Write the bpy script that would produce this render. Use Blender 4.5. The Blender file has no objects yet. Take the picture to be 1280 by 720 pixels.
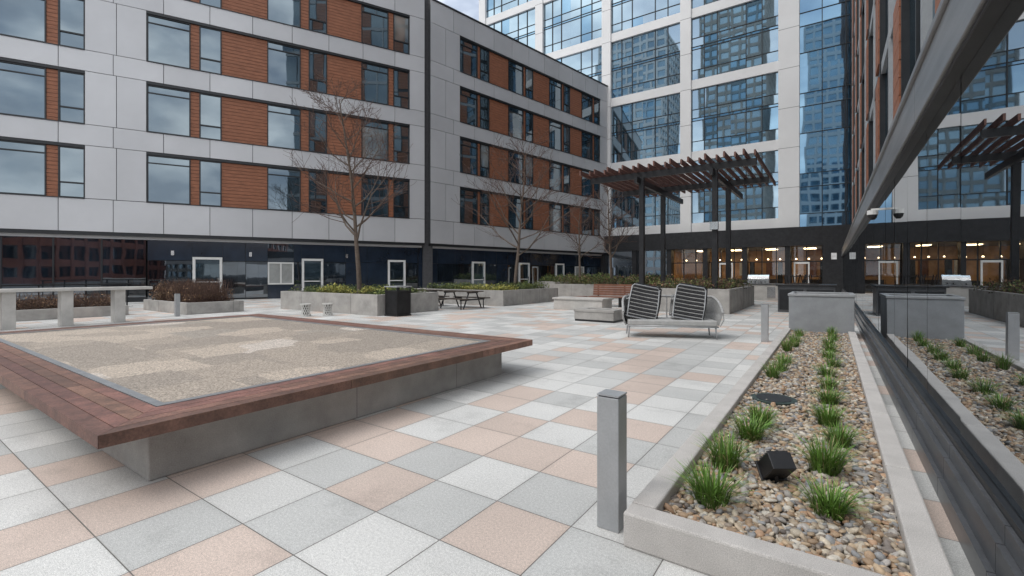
import bpy, bmesh, math, random
import numpy as np
from mathutils import Vector, Matrix
R = random.Random(7)
scene = bpy.context.scene
COL = scene.collection

# ------------------------------------------------------------ materials
MATS = {}
def mat(name, col=(.5,.5,.5), rough=.6, metal=0.0, nscale=6, namt=.2, bump=0.0, bscale=80, attr=False,
        spec=.5, fine=0.0, fscale=150, stretch=None, emis=None, estr=0):
    m = bpy.data.materials.new(name); m.use_nodes = True
    nt = m.node_tree; N = nt.nodes; L = nt.links
    b = N['Principled BSDF']
    tc = N.new('ShaderNodeTexCoord'); src = tc.outputs['Object']
    if stretch:
        mp = N.new('ShaderNodeMapping'); mp.inputs['Scale'].default_value = stretch
        L.new(src, mp.inputs['Vector']); src = mp.outputs[0]
    n = N.new('ShaderNodeTexNoise'); n.inputs['Scale'].default_value = nscale; n.inputs['Detail'].default_value = 4
    n.inputs['Roughness'].default_value = .62
    L.new(src, n.inputs['Vector'])
    mr = N.new('ShaderNodeMapRange'); mr.inputs['From Min'].default_value = .3; mr.inputs['From Max'].default_value = .7
    mr.inputs['To Min'].default_value = 1-namt; mr.inputs['To Max'].default_value = 1+namt
    L.new(n.outputs['Fac'], mr.inputs['Value'])
    fac = mr.outputs[0]
    if fine > 0:
        n2 = N.new('ShaderNodeTexNoise'); n2.inputs['Scale'].default_value = fscale; n2.inputs['Detail'].default_value = 2
        L.new(src, n2.inputs['Vector'])
        m2 = N.new('ShaderNodeMapRange'); m2.inputs['From Min'].default_value = .3; m2.inputs['From Max'].default_value = .7
        m2.inputs['To Min'].default_value = 1-fine; m2.inputs['To Max'].default_value = 1+fine
        L.new(n2.outputs['Fac'], m2.inputs['Value'])
        mm = N.new('ShaderNodeMath'); mm.operation = 'MULTIPLY'
        L.new(fac, mm.inputs[0]); L.new(m2.outputs[0], mm.inputs[1]); fac = mm.outputs[0]
    vm = N.new('ShaderNodeVectorMath'); vm.operation = 'SCALE'
    vm.inputs[0].default_value = col
    if attr:
        at = N.new('ShaderNodeAttribute'); at.attribute_name = 'col'; L.new(at.outputs['Color'], vm.inputs[0])
    L.new(fac, vm.inputs['Scale']); L.new(vm.outputs[0], b.inputs['Base Color'])
    b.inputs['Roughness'].default_value = rough; b.inputs['Metallic'].default_value = metal
    b.inputs['Specular IOR Level'].default_value = spec
    if bump > 0:
        nb = N.new('ShaderNodeTexNoise'); nb.inputs['Scale'].default_value = bscale; nb.inputs['Detail'].default_value = 3
        L.new(src, nb.inputs['Vector'])
        bp = N.new('ShaderNodeBump'); bp.inputs['Strength'].default_value = bump; bp.inputs['Distance'].default_value = .01
        L.new(nb.outputs['Fac'], bp.inputs['Height']); L.new(bp.outputs[0], b.inputs['Normal'])
    if emis:
        b.inputs['Emission Color'].default_value = (*emis, 1); b.inputs['Emission Strength'].default_value = estr
    MATS[name] = m
    return m

def glassmat(name, dark, tint, f0, f1, wav=.0, rough=.02, transp=False, wsc=.9):
    m = bpy.data.materials.new(name); m.use_nodes = True
    nt = m.node_tree; N = nt.nodes; L = nt.links
    N.remove(N['Principled BSDF'])
    out = N['Material Output']
    tc = N.new('ShaderNodeTexCoord')
    if transp:
        d = N.new('ShaderNodeBsdfTransparent'); d.inputs[0].default_value = (*dark, 1)
    else:
        d = N.new('ShaderNodeBsdfDiffuse')
        n = N.new('ShaderNodeTexNoise'); n.inputs['Scale'].default_value = .45; n.inputs['Detail'].default_value = 2
        L.new(tc.outputs['Object'], n.inputs['Vector'])
        vm = N.new('ShaderNodeVectorMath'); vm.operation = 'SCALE'; vm.inputs[0].default_value = dark
        mr = N.new('ShaderNodeMapRange'); mr.inputs['From Min'].default_value = .35; mr.inputs['From Max'].default_value = .65
        mr.inputs['To Min'].default_value = .4; mr.inputs['To Max'].default_value = 1.8
        L.new(n.outputs['Fac'], mr.inputs['Value']); L.new(mr.outputs[0], vm.inputs['Scale']); L.new(vm.outputs[0], d.inputs[0])
    g = N.new('ShaderNodeBsdfGlossy'); g.inputs['Color'].default_value = (*tint, 1); g.inputs['Roughness'].default_value = rough
    if wav > 0:
        nb = N.new('ShaderNodeTexNoise'); nb.inputs['Scale'].default_value = wsc; nb.inputs['Detail'].default_value = 1
        L.new(tc.outputs['Object'], nb.inputs['Vector'])
        bp = N.new('ShaderNodeBump'); bp.inputs['Strength'].default_value = wav; bp.inputs['Distance'].default_value = .02
        L.new(nb.outputs['Fac'], bp.inputs['Height']); L.new(bp.outputs[0], g.inputs['Normal'])
    lw = N.new('ShaderNodeLayerWeight'); lw.inputs['Blend'].default_value = .35
    mr2 = N.new('ShaderNodeMapRange'); mr2.inputs['To Min'].default_value = f0; mr2.inputs['To Max'].default_value = f1
    L.new(lw.outputs['Facing'], mr2.inputs['Value'])
    mx = N.new('ShaderNodeMixShader'); L.new(mr2.outputs[0], mx.inputs[0]); L.new(d.outputs[0], mx.inputs[1]); L.new(g.outputs[0], mx.inputs[2])
    L.new(mx.outputs[0], out.inputs['Surface'])
    MATS[name] = m
    return m

mat('concrete', (.36,.345,.325), .85, nscale=2.2, namt=.22, bump=.25, bscale=50, fine=.12, fscale=120)
mat('concrete_light', (.47,.455,.43), .85, nscale=2.5, namt=.16, bump=.25, bscale=60, fine=.14, fscale=160)
mat('granite_kerb', (.50,.475,.45), .8, nscale=3, namt=.12, bump=.2, bscale=150, fine=.24, fscale=200)
mat('panel', (.54,.545,.56), .42, .2, nscale=.35, namt=.06, spec=.5)
mat('panel_b', (.51,.515,.53), .42, .2, nscale=.35, namt=.06, spec=.5)
mat('tower_white', (.68,.68,.68), .5, nscale=.3, namt=.05)
mat('joint', (.07,.07,.075), .8)
mat('siding', (.28,.108,.055), .6, nscale=3, namt=.22, stretch=(1,1,4), fine=.1, fscale=30)
mat('frame_dark', (.022,.024,.027), .4, .3)
mat('navy', (.014,.024,.042), .14, nscale=.8, namt=.35, spec=.7)
mat('white_paint', (.7,.7,.68), .5, nscale=3, namt=.05)
mat('blind', (.30,.31,.30), .5, nscale=2, namt=.2)
mat('wood', (.135,.056,.038), .55, nscale=7, namt=.38, attr=True, bump=.3, bscale=30, fine=.25, fscale=60)
mat('wood_red', (.21,.09,.055), .5, nscale=5, namt=.3, fine=.15, fscale=60)
mat('wood_dark', (.07,.055,.045), .55, nscale=8, namt=.3)
mat('metal_grey', (.40,.41,.42), .42, .35, nscale=4, namt=.1, fine=.05, fscale=90)
mat('metal_box', (.33,.345,.36), .5, .2, nscale=3, namt=.12, fine=.05, fscale=60)
mat('steel', (.6,.6,.6), .25, .95, nscale=5, namt=.1)
mat('edge_steel', (.34,.35,.36), .4, .6, nscale=5, namt=.15)
mat('black_metal', (.024,.024,.026), .4, .3, nscale=4, namt=.3)
mat('black_stone', (.085,.088,.095), .3, nscale=2, namt=.25, fine=.15, fscale=60)
mat('beam_metal', (.32,.32,.325), .36, .7, nscale=1.5, namt=.18, stretch=(8,.5,8), fine=.05, fscale=40)
mat('bark', (.13,.10,.08), .9, nscale=12, namt=.3, bump=.4, bscale=40)
mat('twig', (.10,.058,.044), .9, nscale=12, namt=.3)
mat('leaf', (.1,.12,.05), .7, nscale=9, namt=.3, attr=True)
mat('grassblade', (.1,.2,.05), .5, nscale=14, namt=.25, attr=True, spec=.4)
mat('soil', (.05,.038,.028), .95, nscale=12, namt=.4, bump=.6, bscale=30)
mat('pebble', (.3,.25,.2), .6, nscale=45, namt=.22, attr=True, fine=.12, fscale=300)
mat('asphalt', (.10,.10,.10), .9, nscale=.2, namt=.3)
mat('pergola_wood', (.15,.068,.05), .55, nscale=4, namt=.3)
mat('rope', (.05,.05,.055), .8, nscale=30, namt=.3)
mat('rope_stripe', (.30,.30,.295), .8, nscale=30, namt=.2)
mat('rope_light', (.36,.36,.355), .8, nscale=30, namt=.22)
mat('fabric', (.42,.42,.41), .9, nscale=8, namt=.1, bump=.2, bscale=200)
mat('brick', (.22,.085,.06), .85, nscale=.7, namt=.25, fine=.1, fscale=12)
mat('stone_city', (.36,.34,.31), .85, nscale=.4, namt=.2)
mat('warm_wall', (.55,.33,.17), .6, nscale=.9, namt=.45)
mat('interior_floor', (.16,.11,.07), .4, nscale=2, namt=.3)
mat('lamp_glow', (1,.8,.5), .5, emis=(1,.72,.42), estr=10)
mat('stool_white', (.6,.59,.56), .6, nscale=4, namt=.1)
mat('drain_green', (.035,.055,.05), .6, nscale=20, namt=.3)
mat('sign_white', (.7,.7,.7), .5)
glassmat('win_glass', (.022,.034,.042), (.54,.65,.73), .27, .80, wav=.08)
glassmat('win_glass_curtain', (.18,.18,.17), (.54,.65,.73), .20, .80, wav=.08)
glassmat('base_glass', (.012,.018,.026), (.58,.63,.68), .35, .9, wav=.10)
glassmat('tower_glass', (.035,.06,.08), (.46,.60,.70), .55, .95, wav=.10, wsc=.5)
glassmat('tower_glass_b', (.02,.05,.085), (.28,.45,.60), .6, .95, wav=.28, wsc=.35)
glassmat('wall_glass', (.012,.014,.016), (.70,.73,.76), .50, .96, wav=.05, rough=.005)
glassmat('store_glass', (.80,.82,.80), (.7,.75,.8), .08, .6, transp=True)

def paver_mat():
    m = bpy.data.materials.new('pavers'); m.use_nodes = True
    nt = m.node_tree; N = nt.nodes; L = nt.links; b = N['Principled BSDF']
    tc = N.new('ShaderNodeTexCoord'); at = N.new('ShaderNodeAttribute'); at.attribute_name = 'col'
    sx = N.new('ShaderNodeSeparateXYZ'); L.new(tc.outputs['Object'], sx.inputs[0])
    def joint(sock, off):
        a = N.new('ShaderNodeMath'); a.operation = 'ADD'; a.inputs[1].default_value = off; L.new(sock, a.inputs[0])
        p = N.new('ShaderNodeMath'); p.operation = 'PINGPONG'; p.inputs[1].default_value = .545/2; L.new(a.outputs[0], p.inputs[0])
        return p.outputs[0]
    jx = joint(sx.outputs[0], 1.82+54.5); jy = joint(sx.outputs[1], -2.47+54.5)
    mn = N.new('ShaderNodeMath'); mn.operation = 'MINIMUM'; L.new(jx, mn.inputs[0]); L.new(jy, mn.inputs[1])
    jm = N.new('ShaderNodeMapRange'); jm.inputs['From Min'].default_value = .0018; jm.inputs['From Max'].default_value = .0042
    L.new(mn.outputs[0], jm.inputs['Value'])
    ed = N.new('ShaderNodeMapRange'); ed.inputs['From Min'].default_value = 0; ed.inputs['From Max'].default_value = .04
    ed.inputs['To Min'].default_value = .92; ed.inputs['To Max'].default_value = 1
    L.new(mn.outputs[0], ed.inputs['Value'])
    facs = [ed.outputs[0]]
    for sc, amt, lo, hi, det in ((.6,.09,.35,.65,5),(60,.12,.3,.7,3),(200,.28,.3,.7,1)):
        n = N.new('ShaderNodeTexNoise'); n.inputs['Scale'].default_value = sc; n.inputs['Detail'].default_value = det
        L.new(tc.outputs['Object'], n.inputs['Vector'])
        r = N.new('ShaderNodeMapRange'); r.inputs['From Min'].default_value = lo; r.inputs['From Max'].default_value = hi
        r.inputs['To Min'].default_value = 1-amt; r.inputs['To Max'].default_value = 1+amt
        L.new(n.outputs['Fac'], r.inputs['Value']); facs.append(r.outputs[0])
    n = N.new('ShaderNodeTexNoise'); n.inputs['Scale'].default_value = 1.7; n.inputs['Detail'].default_value = 7; n.inputs['Roughness'].default_value = .7
    L.new(tc.outputs['Object'], n.inputs['Vector'])
    r = N.new('ShaderNodeMapRange'); r.inputs['From Min'].default_value = .54; r.inputs['From Max'].default_value = .72
    r.inputs['To Min'].default_value = 1; r.inputs['To Max'].default_value = .8
    L.new(n.outputs['Fac'], r.inputs['Value']); facs.append(r.outputs[0])
    cur = facs[0]
    for f in facs[1:]:
        mm = N.new('ShaderNodeMath'); mm.operation = 'MULTIPLY'; L.new(cur, mm.inputs[0]); L.new(f, mm.inputs[1]); cur = mm.outputs[0]
    vm = N.new('ShaderNodeVectorMath'); vm.operation = 'SCALE'; L.new(at.outputs['Color'], vm.inputs[0]); L.new(cur, vm.inputs['Scale'])
    mx = N.new('ShaderNodeMix'); mx.data_type = 'RGBA'; L.new(jm.outputs[0], mx.inputs['Factor'])
    mx.inputs['A'].default_value = (.15,.14,.13,1); L.new(vm.outputs[0], mx.inputs['B'])
    L.new(mx.outputs['Result'], b.inputs['Base Color']); b.inputs['Roughness'].default_value = .72
    b.inputs['Specular IOR Level'].default_value = .35
    nb = N.new('ShaderNodeTexNoise'); nb.inputs['Scale'].default_value = 180; nb.inputs['Detail'].default_value = 1; L.new(tc.outputs['Object'], nb.inputs['Vector'])
    ad = N.new('ShaderNodeMath'); ad.operation = 'MULTIPLY_ADD'; ad.inputs[1].default_value = .25
    L.new(nb.outputs['Fac'], ad.inputs[0]); L.new(jm.outputs[0], ad.inputs[2])
    bp = N.new('ShaderNodeBump'); bp.inputs['Strength'].default_value = .5; bp.inputs['Distance'].default_value = .004
    L.new(ad.outputs[0], bp.inputs['Height']); L.new(bp.outputs[0], b.inputs['Normal'])
    MATS['pavers'] = m
paver_mat()

def sand_mat():
    m = bpy.data.materials.new('pebble_mat'); m.use_nodes = True
    nt = m.node_tree; N = nt.nodes; L = nt.links; b = N['Principled BSDF']
    tc = N.new('ShaderNodeTexCoord')
    v = N.new('ShaderNodeTexVoronoi'); v.distance = 'CHEBYCHEV'; v.inputs['Scale'].default_value = 1.25; v.inputs['Randomness'].default_value = .85
    nd = N.new('ShaderNodeTexNoise'); nd.inputs['Scale'].default_value = 9; L.new(tc.outputs['Object'], nd.inputs['Vector'])
    va = N.new('ShaderNodeVectorMath'); va.operation = 'MULTIPLY_ADD'; va.inputs[1].default_value = (.07,.07,0)
    L.new(nd.outputs['Color'], va.inputs[0]); L.new(tc.outputs['Object'], va.inputs[2]); L.new(va.outputs[0], v.inputs['Vector'])
    sp = N.new('ShaderNodeSeparateColor'); L.new(v.outputs['Color'], sp.inputs[0])
    cr = N.new('ShaderNodeValToRGB'); e = cr.color_ramp; e.interpolation = 'CONSTANT'
    e.elements[0].position = 0; e.elements[0].color = (.31,.265,.22,1)
    e.elements[1].position = .3; e.elements[1].color = (.36,.305,.25,1)
    for p, c in ((.55,(.45,.38,.31,1)),(.80,(.52,.46,.40,1)),(.9,(.33,.29,.245,1))):
        x = e.elements.new(p); x.color = c
    L.new(sp.outputs[0], cr.inputs[0])
    s = N.new('ShaderNodeTexVoronoi'); s.inputs['Scale'].default_value = 80; L.new(tc.outputs['Object'], s.inputs['Vector'])
    s2 = N.new('ShaderNodeSeparateColor'); L.new(s.outputs['Color'], s2.inputs[0])
    mr = N.new('ShaderNodeMapRange'); mr.inputs['To Min'].default_value = .55; mr.inputs['To Max'].default_value = 1.45
    L.new(s2.outputs[0], mr.inputs['Value'])
    vm = N.new('ShaderNodeVectorMath'); vm.operation = 'SCALE'; L.new(cr.outputs[0], vm.inputs[0]); L.new(mr.outputs[0], vm.inputs['Scale'])
    L.new(vm.outputs[0], b.inputs['Base Color']); b.inputs['Roughness'].default_value = .6
    bp = N.new('ShaderNodeBump'); bp.inputs['Strength'].default_value = .5; bp.inputs['Distance'].default_value = .005; bp.invert = True
    L.new(s.outputs['Distance'], bp.inputs['Height']); L.new(bp.outputs[0], b.inputs['Normal'])
    MATS['pebble_mat'] = m
sand_mat()

# ------------------------------------------------------------ builder
def empty(name, loc=(0,0,0)):
    e = bpy.data.objects.new(name, None); e.location = loc; COL.objects.link(e); e.empty_display_size = .3
    return e
class MB:
    def __init__(s, O=(0,0,0), D=(1,0), V=(0,1)):
        s.v = []; s.f = []; s.m = []; s.c = []; s.names = []
        s.O = O; s.D = D; s.V = V; s.M = None
    def mi(s, n):
        if n not in s.names: s.names.append(n)
        return s.names.index(n)
    def P(s, p):
        if s.M is not None: p = s.M @ Vector(p)
        return (s.O[0]+p[0]*s.D[0]+p[1]*s.V[0], s.O[1]+p[0]*s.D[1]+p[1]*s.V[1], s.O[2]+p[2])
    def face(s, pts, m, c=(1,1,1)):
        i = len(s.v); s.v += [s.P(p) for p in pts]; s.f.append(tuple(range(i, i+len(pts)))); s.m.append(s.mi(m)); s.c.append(c)
    def box(s, x0, x1, y0, y1, z0, z1, m, c=(1,1,1), taper=0):
        i = len(s.v); t = taper
        for (x, y, z) in ((x0,y0,z0),(x1,y0,z0),(x1,y1,z0),(x0,y1,z0),(x0+t,y0+t,z1),(x1-t,y0+t,z1),(x1-t,y1-t,z1),(x0+t,y1-t,z1)):
            s.v.append(s.P((x, y, z)))
        k = s.mi(m)
        for q in ((0,3,2,1),(4,5,6,7),(0,1,5,4),(1,2,6,5),(2,3,7,6),(3,0,4,7)):
            s.f.append(tuple(i+a for a in q)); s.m.append(k); s.c.append(c)
    def tube(s, pts, rads, m, n=6, c=(1,1,1), cap=True):
        rings = []; k = s.mi(m)
        up = Vector((0,0,1))
        for j, p in enumerate(pts):
            p = Vector(p)
            a = Vector(pts[max(j-1,0)]); b2 = Vector(pts[min(j+1,len(pts)-1)])
            d = (b2-a); d = d.normalized() if d.length > 1e-9 else up
            x = d.cross(Vector((1,0,0)) if abs(d.x) < .8 else Vector((0,1,0))).normalized(); y = d.cross(x)
            i0 = len(s.v)
            for q in range(n):
                an = 2*math.pi*q/n; s.v.append(s.P(p+(x*math.cos(an)+y*math.sin(an))*rads[j]))
            rings.append(i0)
        for j in range(len(rings)-1):
            for q in range(n):
                s.f.append((rings[j]+q, rings[j]+(q+1)%n, rings[j+1]+(q+1)%n, rings[j+1]+q)); s.m.append(k); s.c.append(c)
        if cap:
            s.f.append(tuple(rings[-1]+q for q in range(n))); s.m.append(k); s.c.append(c)
            s.f.append(tuple(rings[0]+n-1-q for q in range(n))); s.m.append(k); s.c.append(c)
    def build(s, name, parent=None, smooth=False, bevel=0):
        me = bpy.data.meshes.new(name); me.from_pydata(s.v, [], s.f)
        for n in s.names: me.materials.append(MATS[n])
        me.polygons.foreach_set('material_index', s.m)
        a = me.attributes.new('col', 'FLOAT_COLOR', 'FACE')
        a.data.foreach_set('color', np.array([(*c, 1) for c in s.c], dtype=np.float32).ravel())
        if smooth: me.polygons.foreach_set('use_smooth', [True]*len(s.f))
        me.update()
        o = bpy.data.objects.new(name, me); COL.objects.link(o)
        if parent: o.parent = parent
        if bevel:
            b = o.modifiers.new('bev', 'BEVEL'); b.width = bevel; b.segments = 2; b.limit_method = 'ANGLE'; b.angle_limit = .6
        return o
def pane(mb, u0, u1, v, z0, z1, m, tilt=.004, seed=R):
    a = seed.uniform(-tilt, tilt)*(u1-u0)/2; b = seed.uniform(-tilt, tilt)*(z1-z0)/2
    mb.face([(u0,v-a-b,z0),(u1,v+a-b,z0),(u1,v+a+b,z1),(u0,v-a+b,z1)], m)

# ------------------------------------------------------------ ground
g = MB(); g.box(-600,600,-600,600,-.6,-.03,'asphalt'); g.build('ground')
S = .545; X0 = -1.82; Y0 = 2.47
pink = (.575,.475,.415); light = (.60,.595,.575); mid = (.505,.505,.49)
forced = {}
def cell(x, y): return (math.floor((x-X0)/S), math.floor((y-Y0)/S))
for (x, y) in ((-3.73,1.65),(-2.64,2.2),(-1.55,2.2),(-3.73,2.74),(-3.18,2.74),(-2.64,3.83),(-2.09,3.29),(-1.55,3.29),(-2.64,1.1),
               (-3.73,.55),(-4.27,.0),(-4.8,1.1),(-5.4,.55),(-1.0,1.6),(-1.55,4.4),(-3.18,4.4),(-2.09,5.5)):
    forced[cell(x,y)] = pink
for (x, y) in ((-2.09,2.2),(-3.18,2.2),(-2.64,1.65),(-1.55,2.74),(-3.18,1.1),(-2.64,2.74),(-1.55,3.83),(-3.18,1.65),(-2.09,2.74),(-2.09,1.65),(-2.09,3.83)):
    forced[cell(x,y)] = light if (cell(x,y)[0]+cell(x,y)[1]) % 2 else mid
g = MB()
rr = random.Random(3)
for i in range(cell(-34,0)[0], cell(.75,0)[0]+1):
    for j in range(cell(0,-8)[1], cell(0,45)[1]+1):
        u = rr.random(); c = pink if u < .25 else (light if u < .66 else mid)
        if (i, j) in forced: c = forced[(i, j)]
        k = rr.uniform(.92, 1.06); c = tuple(a*k for a in c)
        x = X0+i*S; y = Y0+j*S
        g.face([(x,y,0),(x+S,y,0),(x+S,y+S,0),(x,y+S,0)], 'pavers', c)
g.build('terrace_paving')

# ------------------------------------------------------------ left apartment building
ROWS = [5.25+3.7*k for k in range(4)]; WH = 2.65; ROOF = 20.6
def panels(mb, u0, u1, z0, z1, du=2.0, nz=1, m='panel', v0=0, v1=.3):
    n = max(1, round((u1-u0)/du)); w = (u1-u0)/n; h = (z1-z0)/nz; G = .014
    for a in range(n):
        for b in range(nz):
            mm = 'panel_b' if R.random() < .3 else m
            mb.box(u0+a*w+G, u0+(a+1)*w-G, v0, v0+.05, z0+b*h+G, z0+(b+1)*h-G, mm)
    mb.box(u0, u1, v0+.045, v1, z0+.002, z1-.002, 'joint')
def siding(mb, u0, u1, z0, z1):
    n = 13; h = (z1-z0)/n
    for a in range(n):
        za = z0+a*h; zb = za+h-.018
        mb.box(u0, u1, .10, .16, za, zb, 'siding')
    mb.box(u0, u1, .155, .2, z0, z1, 'joint')
def window(mb, u0, u1, z0, z1):
    t = .06
    gm = 'win_glass_curtain' if R.random() < .16 else 'win_glass'
    mb.box(u0, u1, .06, .16, z0, z0+t, 'frame_dark'); mb.box(u0, u1, .06, .16, z1-t, z1, 'frame_dark')
    mb.box(u0, u0+t, .06, .16, z0+t, z1-t, 'frame_dark'); mb.box(u1-t, u1, .06, .16, z0+t, z1-t, 'frame_dark')
    if u1-u0 > 1.3:
        zm = z1-.42
        mb.box(u0+t, u1-t, .08, .16, zm-.03, zm+.03, 'frame_dark'); 
        pane(mb, u0+t, u1-t, .13, z0+t, zm-.03, gm, .012); pane(mb, u0+t, u1-t, .13, zm+.03, z1-t, 'win_glass', .012)
    else:
        zm = z0+.75
        mb.box(u0+t, u1-t, .075, .16, zm-.035, zm+.035, 'frame_dark')
        pane(mb, u0+t, u1-t, .13, z0+t, zm-.035, 'win_glass', .012); pane(mb, u0+t, u1-t, .12, zm+.035, z1-t, gm, .012)
bld = empty('apartment_building')
def facade(O, D, V, u0, u1, strips, name):
    mb = MB(O, D, V)
    for k, z in enumerate(ROWS):
        z1 = z+WH
        ztop = ROWS[k+1] if k < 3 else ROOF
        panels(mb, u0, u1, z1, ztop, 2.05, 1)
        cur = u0
        for st in strips:
            if st[0][0]-cur > .01: panels(mb, cur, st[0][0], z, z1, 1.25, 1)
            for (a, b, ty) in st:
                if ty == 'w': window(mb, a, b, z, z1-.14)
                else: siding(mb, a, b, z, z1-.14)
            mb.box(st[0][0], st[-1][1], .0, .2, z1-.14, z1-.003, 'frame_dark')
            mb.box(st[0][0], st[-1][1], -.03, .1, z-.035, z+.002, 'frame_dark')
            cur = st[-1][1]
        if u1-cur > .01: panels(mb, cur, u1, z, z1, 1.25, 1)
    panels(mb, u0, u1, 3.6, ROWS[0]-.004, 2.05, 1)
    mb.box(u0, u1, -.05, .4, ROOF, ROOF+.1, 'frame_dark')
    mb.box(u0, u1, .3, .34, 3.6, ROOF, 'joint')
    mb.box(u0, u1, .03, 1.2, 3.44, 3.597, 'frame_dark')
    mb.build(name, bld)
D1 = (.427,.904); n = math.hypot(*D1); D1 = (D1[0]/n, D1[1]/n); V1 = (-D1[1], D1[0])
main = [(-7.96,-6.06,'w'),(-6.06,-5.66,'s'),(-5.66,-4.62,'w'),(-4.62,-2.35,'s'),(-2.35,-.554,'w'),(-.554,-.11,'s'),(-.11,.944,'w'),
        (.944,3.02,'s'),(3.02,4.77,'w'),(4.77,5.10,'s'),(5.10,6.19,'w')]
s0 = [(-13.9,-11.82,'w'),(-11.82,-11.40,'s'),(-11.40,-10.40,'w')]
s00 = [(-24,-22.1,'w'),(-22.1,-21.7,'s'),(-21.7,-20.6,'w'),(-20.6,-18.4,'s'),(-18.4,-16.5,'w')]
O1 = (-26.2,16.4,0)
facade(O1, D1, V1, -30, 7.25, [s00, s0, main], 'facade_wing')
D2 = (.189,.982); V2 = (-.982,.189); O2 = (-23.05,23.07,0)
st = []
for a in (2.93,7.95,13.0,17.75):
    st.append((a,a+1.75,'w')); st.append((a+1.75,a+2.0,'s')); st.append((a+2.0,a+2.95,'w'))
    if a < 17: st.append((a+2.95, {2.93:7.95,7.95:13.0,13.0:17.75}[a], 's'))
facade(O2, D2, V2, .35, 22.2, [st], 'facade_rear_wing')
mb = MB(O1, D1, V1)
mb.box(7.27,7.95,.35,1.0,0,ROOF+.05,'joint')
mb.box(-30,7.2,.42,14,3.3,ROOF-.3,'panel_b')
mb.box(-30,-8,1.1,1.2,0,3.43,'frame_dark')
u = -30
while u < -8.1:
    pane(mb, u+.03, u+1.8, .58, .25, 3.4, 'base_glass', .003)
    mb.box(u-.03, u+.03, .54, .66, 0, 3.43, 'frame_dark'); u += 1.83
mb.box(-30,-8,.53,.7,0,.25,'frame_dark')
def ground_navy(mb, u0, u1, doors, wins):
    items = sorted([(a,b,'d') for a,b in doors]+[(a,b,'w') for a,b in wins]); cur = u0
    def nav(a, b):
        n = max(1, round((b-a)/1.5)); w = (b-a)/n
        for i in range(n):
            g1 = 'base_glass' if R.random() < .4 else 'navy'
            pane(mb, a+i*w+.012, a+(i+1)*w-.012, .55, .1, 2.2, g1, .004); pane(mb, a+i*w+.012, a+(i+1)*w-.012, .55, 2.23, 3.43, 'navy', .004)
    for (a, b, t) in items:
        nav(cur, a)
        if t == 'd':
            f = .13; zt = 2.42
            mb.box(a, a+f, .46, .6, 0, zt, 'white_paint'); mb.box(b-f, b, .46, .6, 0, zt, 'white_paint'); mb.box(a+f, b-f, .46, .6, zt-f, zt, 'white_paint')
            mb.box(a+f, b-f, .48, .6, 0, .25, 'white_paint'); mb.box(a+f,b-f,.48,.6,1.0,1.06,'white_paint')
            pane(mb, a+f, b-f, .54, .25, zt-f, 'win_glass', .002)
            mb.box(b-f-.08,b-f-.04,.40,.46,.95,1.25,'steel')
            pane(mb, a, b, .55, zt+.01, 3.43, 'navy', .004)
        else:
            mb.box(a, b, .5, .58, .85, .93, 'white_paint'); mb.box(a, b, .5, .58, 2.1, 2.18, 'white_paint')
            mb.box(a, a+.08, .5, .58, .93, 2.1, 'white_paint'); mb.box(b-.08, b, .5, .58, .93, 2.1, 'white_paint'); mb.box((a+b)/2-.04,(a+b)/2+.04,.5,.58,.93,2.1,'white_paint')
            mb.box(a+.08, b-.08, .55, .57, .93, 2.1, 'blind'); 
            pane(mb, a, b, .55, 0, .85, 'navy', .003); pane(mb, a, b, .55, 2.18, 3.43, 'base_glass', .003)
        cur = b
    nav(cur, u1); mb.box(u0, u1, .62, .8, 0, 3.43, 'frame_dark')
ground_navy(mb, -8, 7.3, [(-6.0,-4.6),(-.45,.78),(4.85,6.05)], [(-2.3,-.9)])
for u in (-6.9,-3.2,2.2): mb.box(u-.07,u+.07,.45,.55,2.5,2.75,'steel')
mb.build('ground_floor_wing', bld)
mb = MB(O2, D2, V2)
mb.box(.4,22.2,.42,14,3.3,ROOF-.3,'panel_b')
ground_navy(mb, -.3, 22.2, [(4.5,5.8),(9.6,10.9),(14.4,15.6)], [(17.3,18.7)])
mb.build('ground_floor_rear_wing', bld)

# ------------------------------------------------------------ glass tower
tw = empty('glass_tower')
mb = MB((0,45,0))
piers = [-35.2,-27.1,-19.05,-11.2,-2.95]
TH = 66
z0 = 5.3; GH = 6.6; SP = .85
for i, p in enumerate(piers):
    w = .48 if i != 4 else .75
    mb.box(p-w, p+w, -.35, .3, z0, TH, 'tower_white')
    z = z0
    while z < TH:
        mb.box(p-w-.004, p+w+.004, -.354, .0, z, z+.03, 'joint'); z += 3.3
def bayglass(u0, u1, nm, matn, white=True):
    z = z0
    while z < TH-1:
        zb = z+ (SP if white else .0); zt = z+GH
        if white: mb.box(u0, u1, -.22, .3, z, zb, 'tower_white')
        n = nm; w = (u1-u0)/n
        rows = [zb, zb+.95, zb+2.85, zb+3.1, zb+3.9, zt] if white else [zb, zb+1.1, zb+3.3, zb+4.4, zt]
        for a in range(n):
            for r in range(len(rows)-1):
                mm = matn if R.random() < .88 else 'tower_glass_b'
                if white and r == 2: mm = 'tower_glass_b'
                pane(mb, u0+a*w, u0+(a+1)*w, 0, rows[r], rows[r+1], mm, .005)
            if a: mb.box(u0+a*w-.03, u0+a*w+.03, -.09, .02, zb, zt, 'frame_dark')
        for r in rows[1:-1]: mb.box(u0, u1, -.06, .02, r-.025, r+.025, 'frame_dark')
        z = zt
for i in range(4):
    a = piers[i]+.48; b = piers[i+1]-(.48 if i < 3 else .75)
    bayglass(a, (a+b)/2-.2, 3, 'tower_glass'); bayglass((a+b)/2-.2, b, 3, 'tower_glass')
bayglass(-2.2, 4.0, 4, 'tower_glass_b', white=False)
mb.box(-35.7,4.0,.35,.5,5.4,TH,'joint'); mb.box(-35.7,4.0,9,25,0,TH,'tower_white'); mb.box(-35.7,-35.2,.35,9,0,TH,'tower_white')
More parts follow.
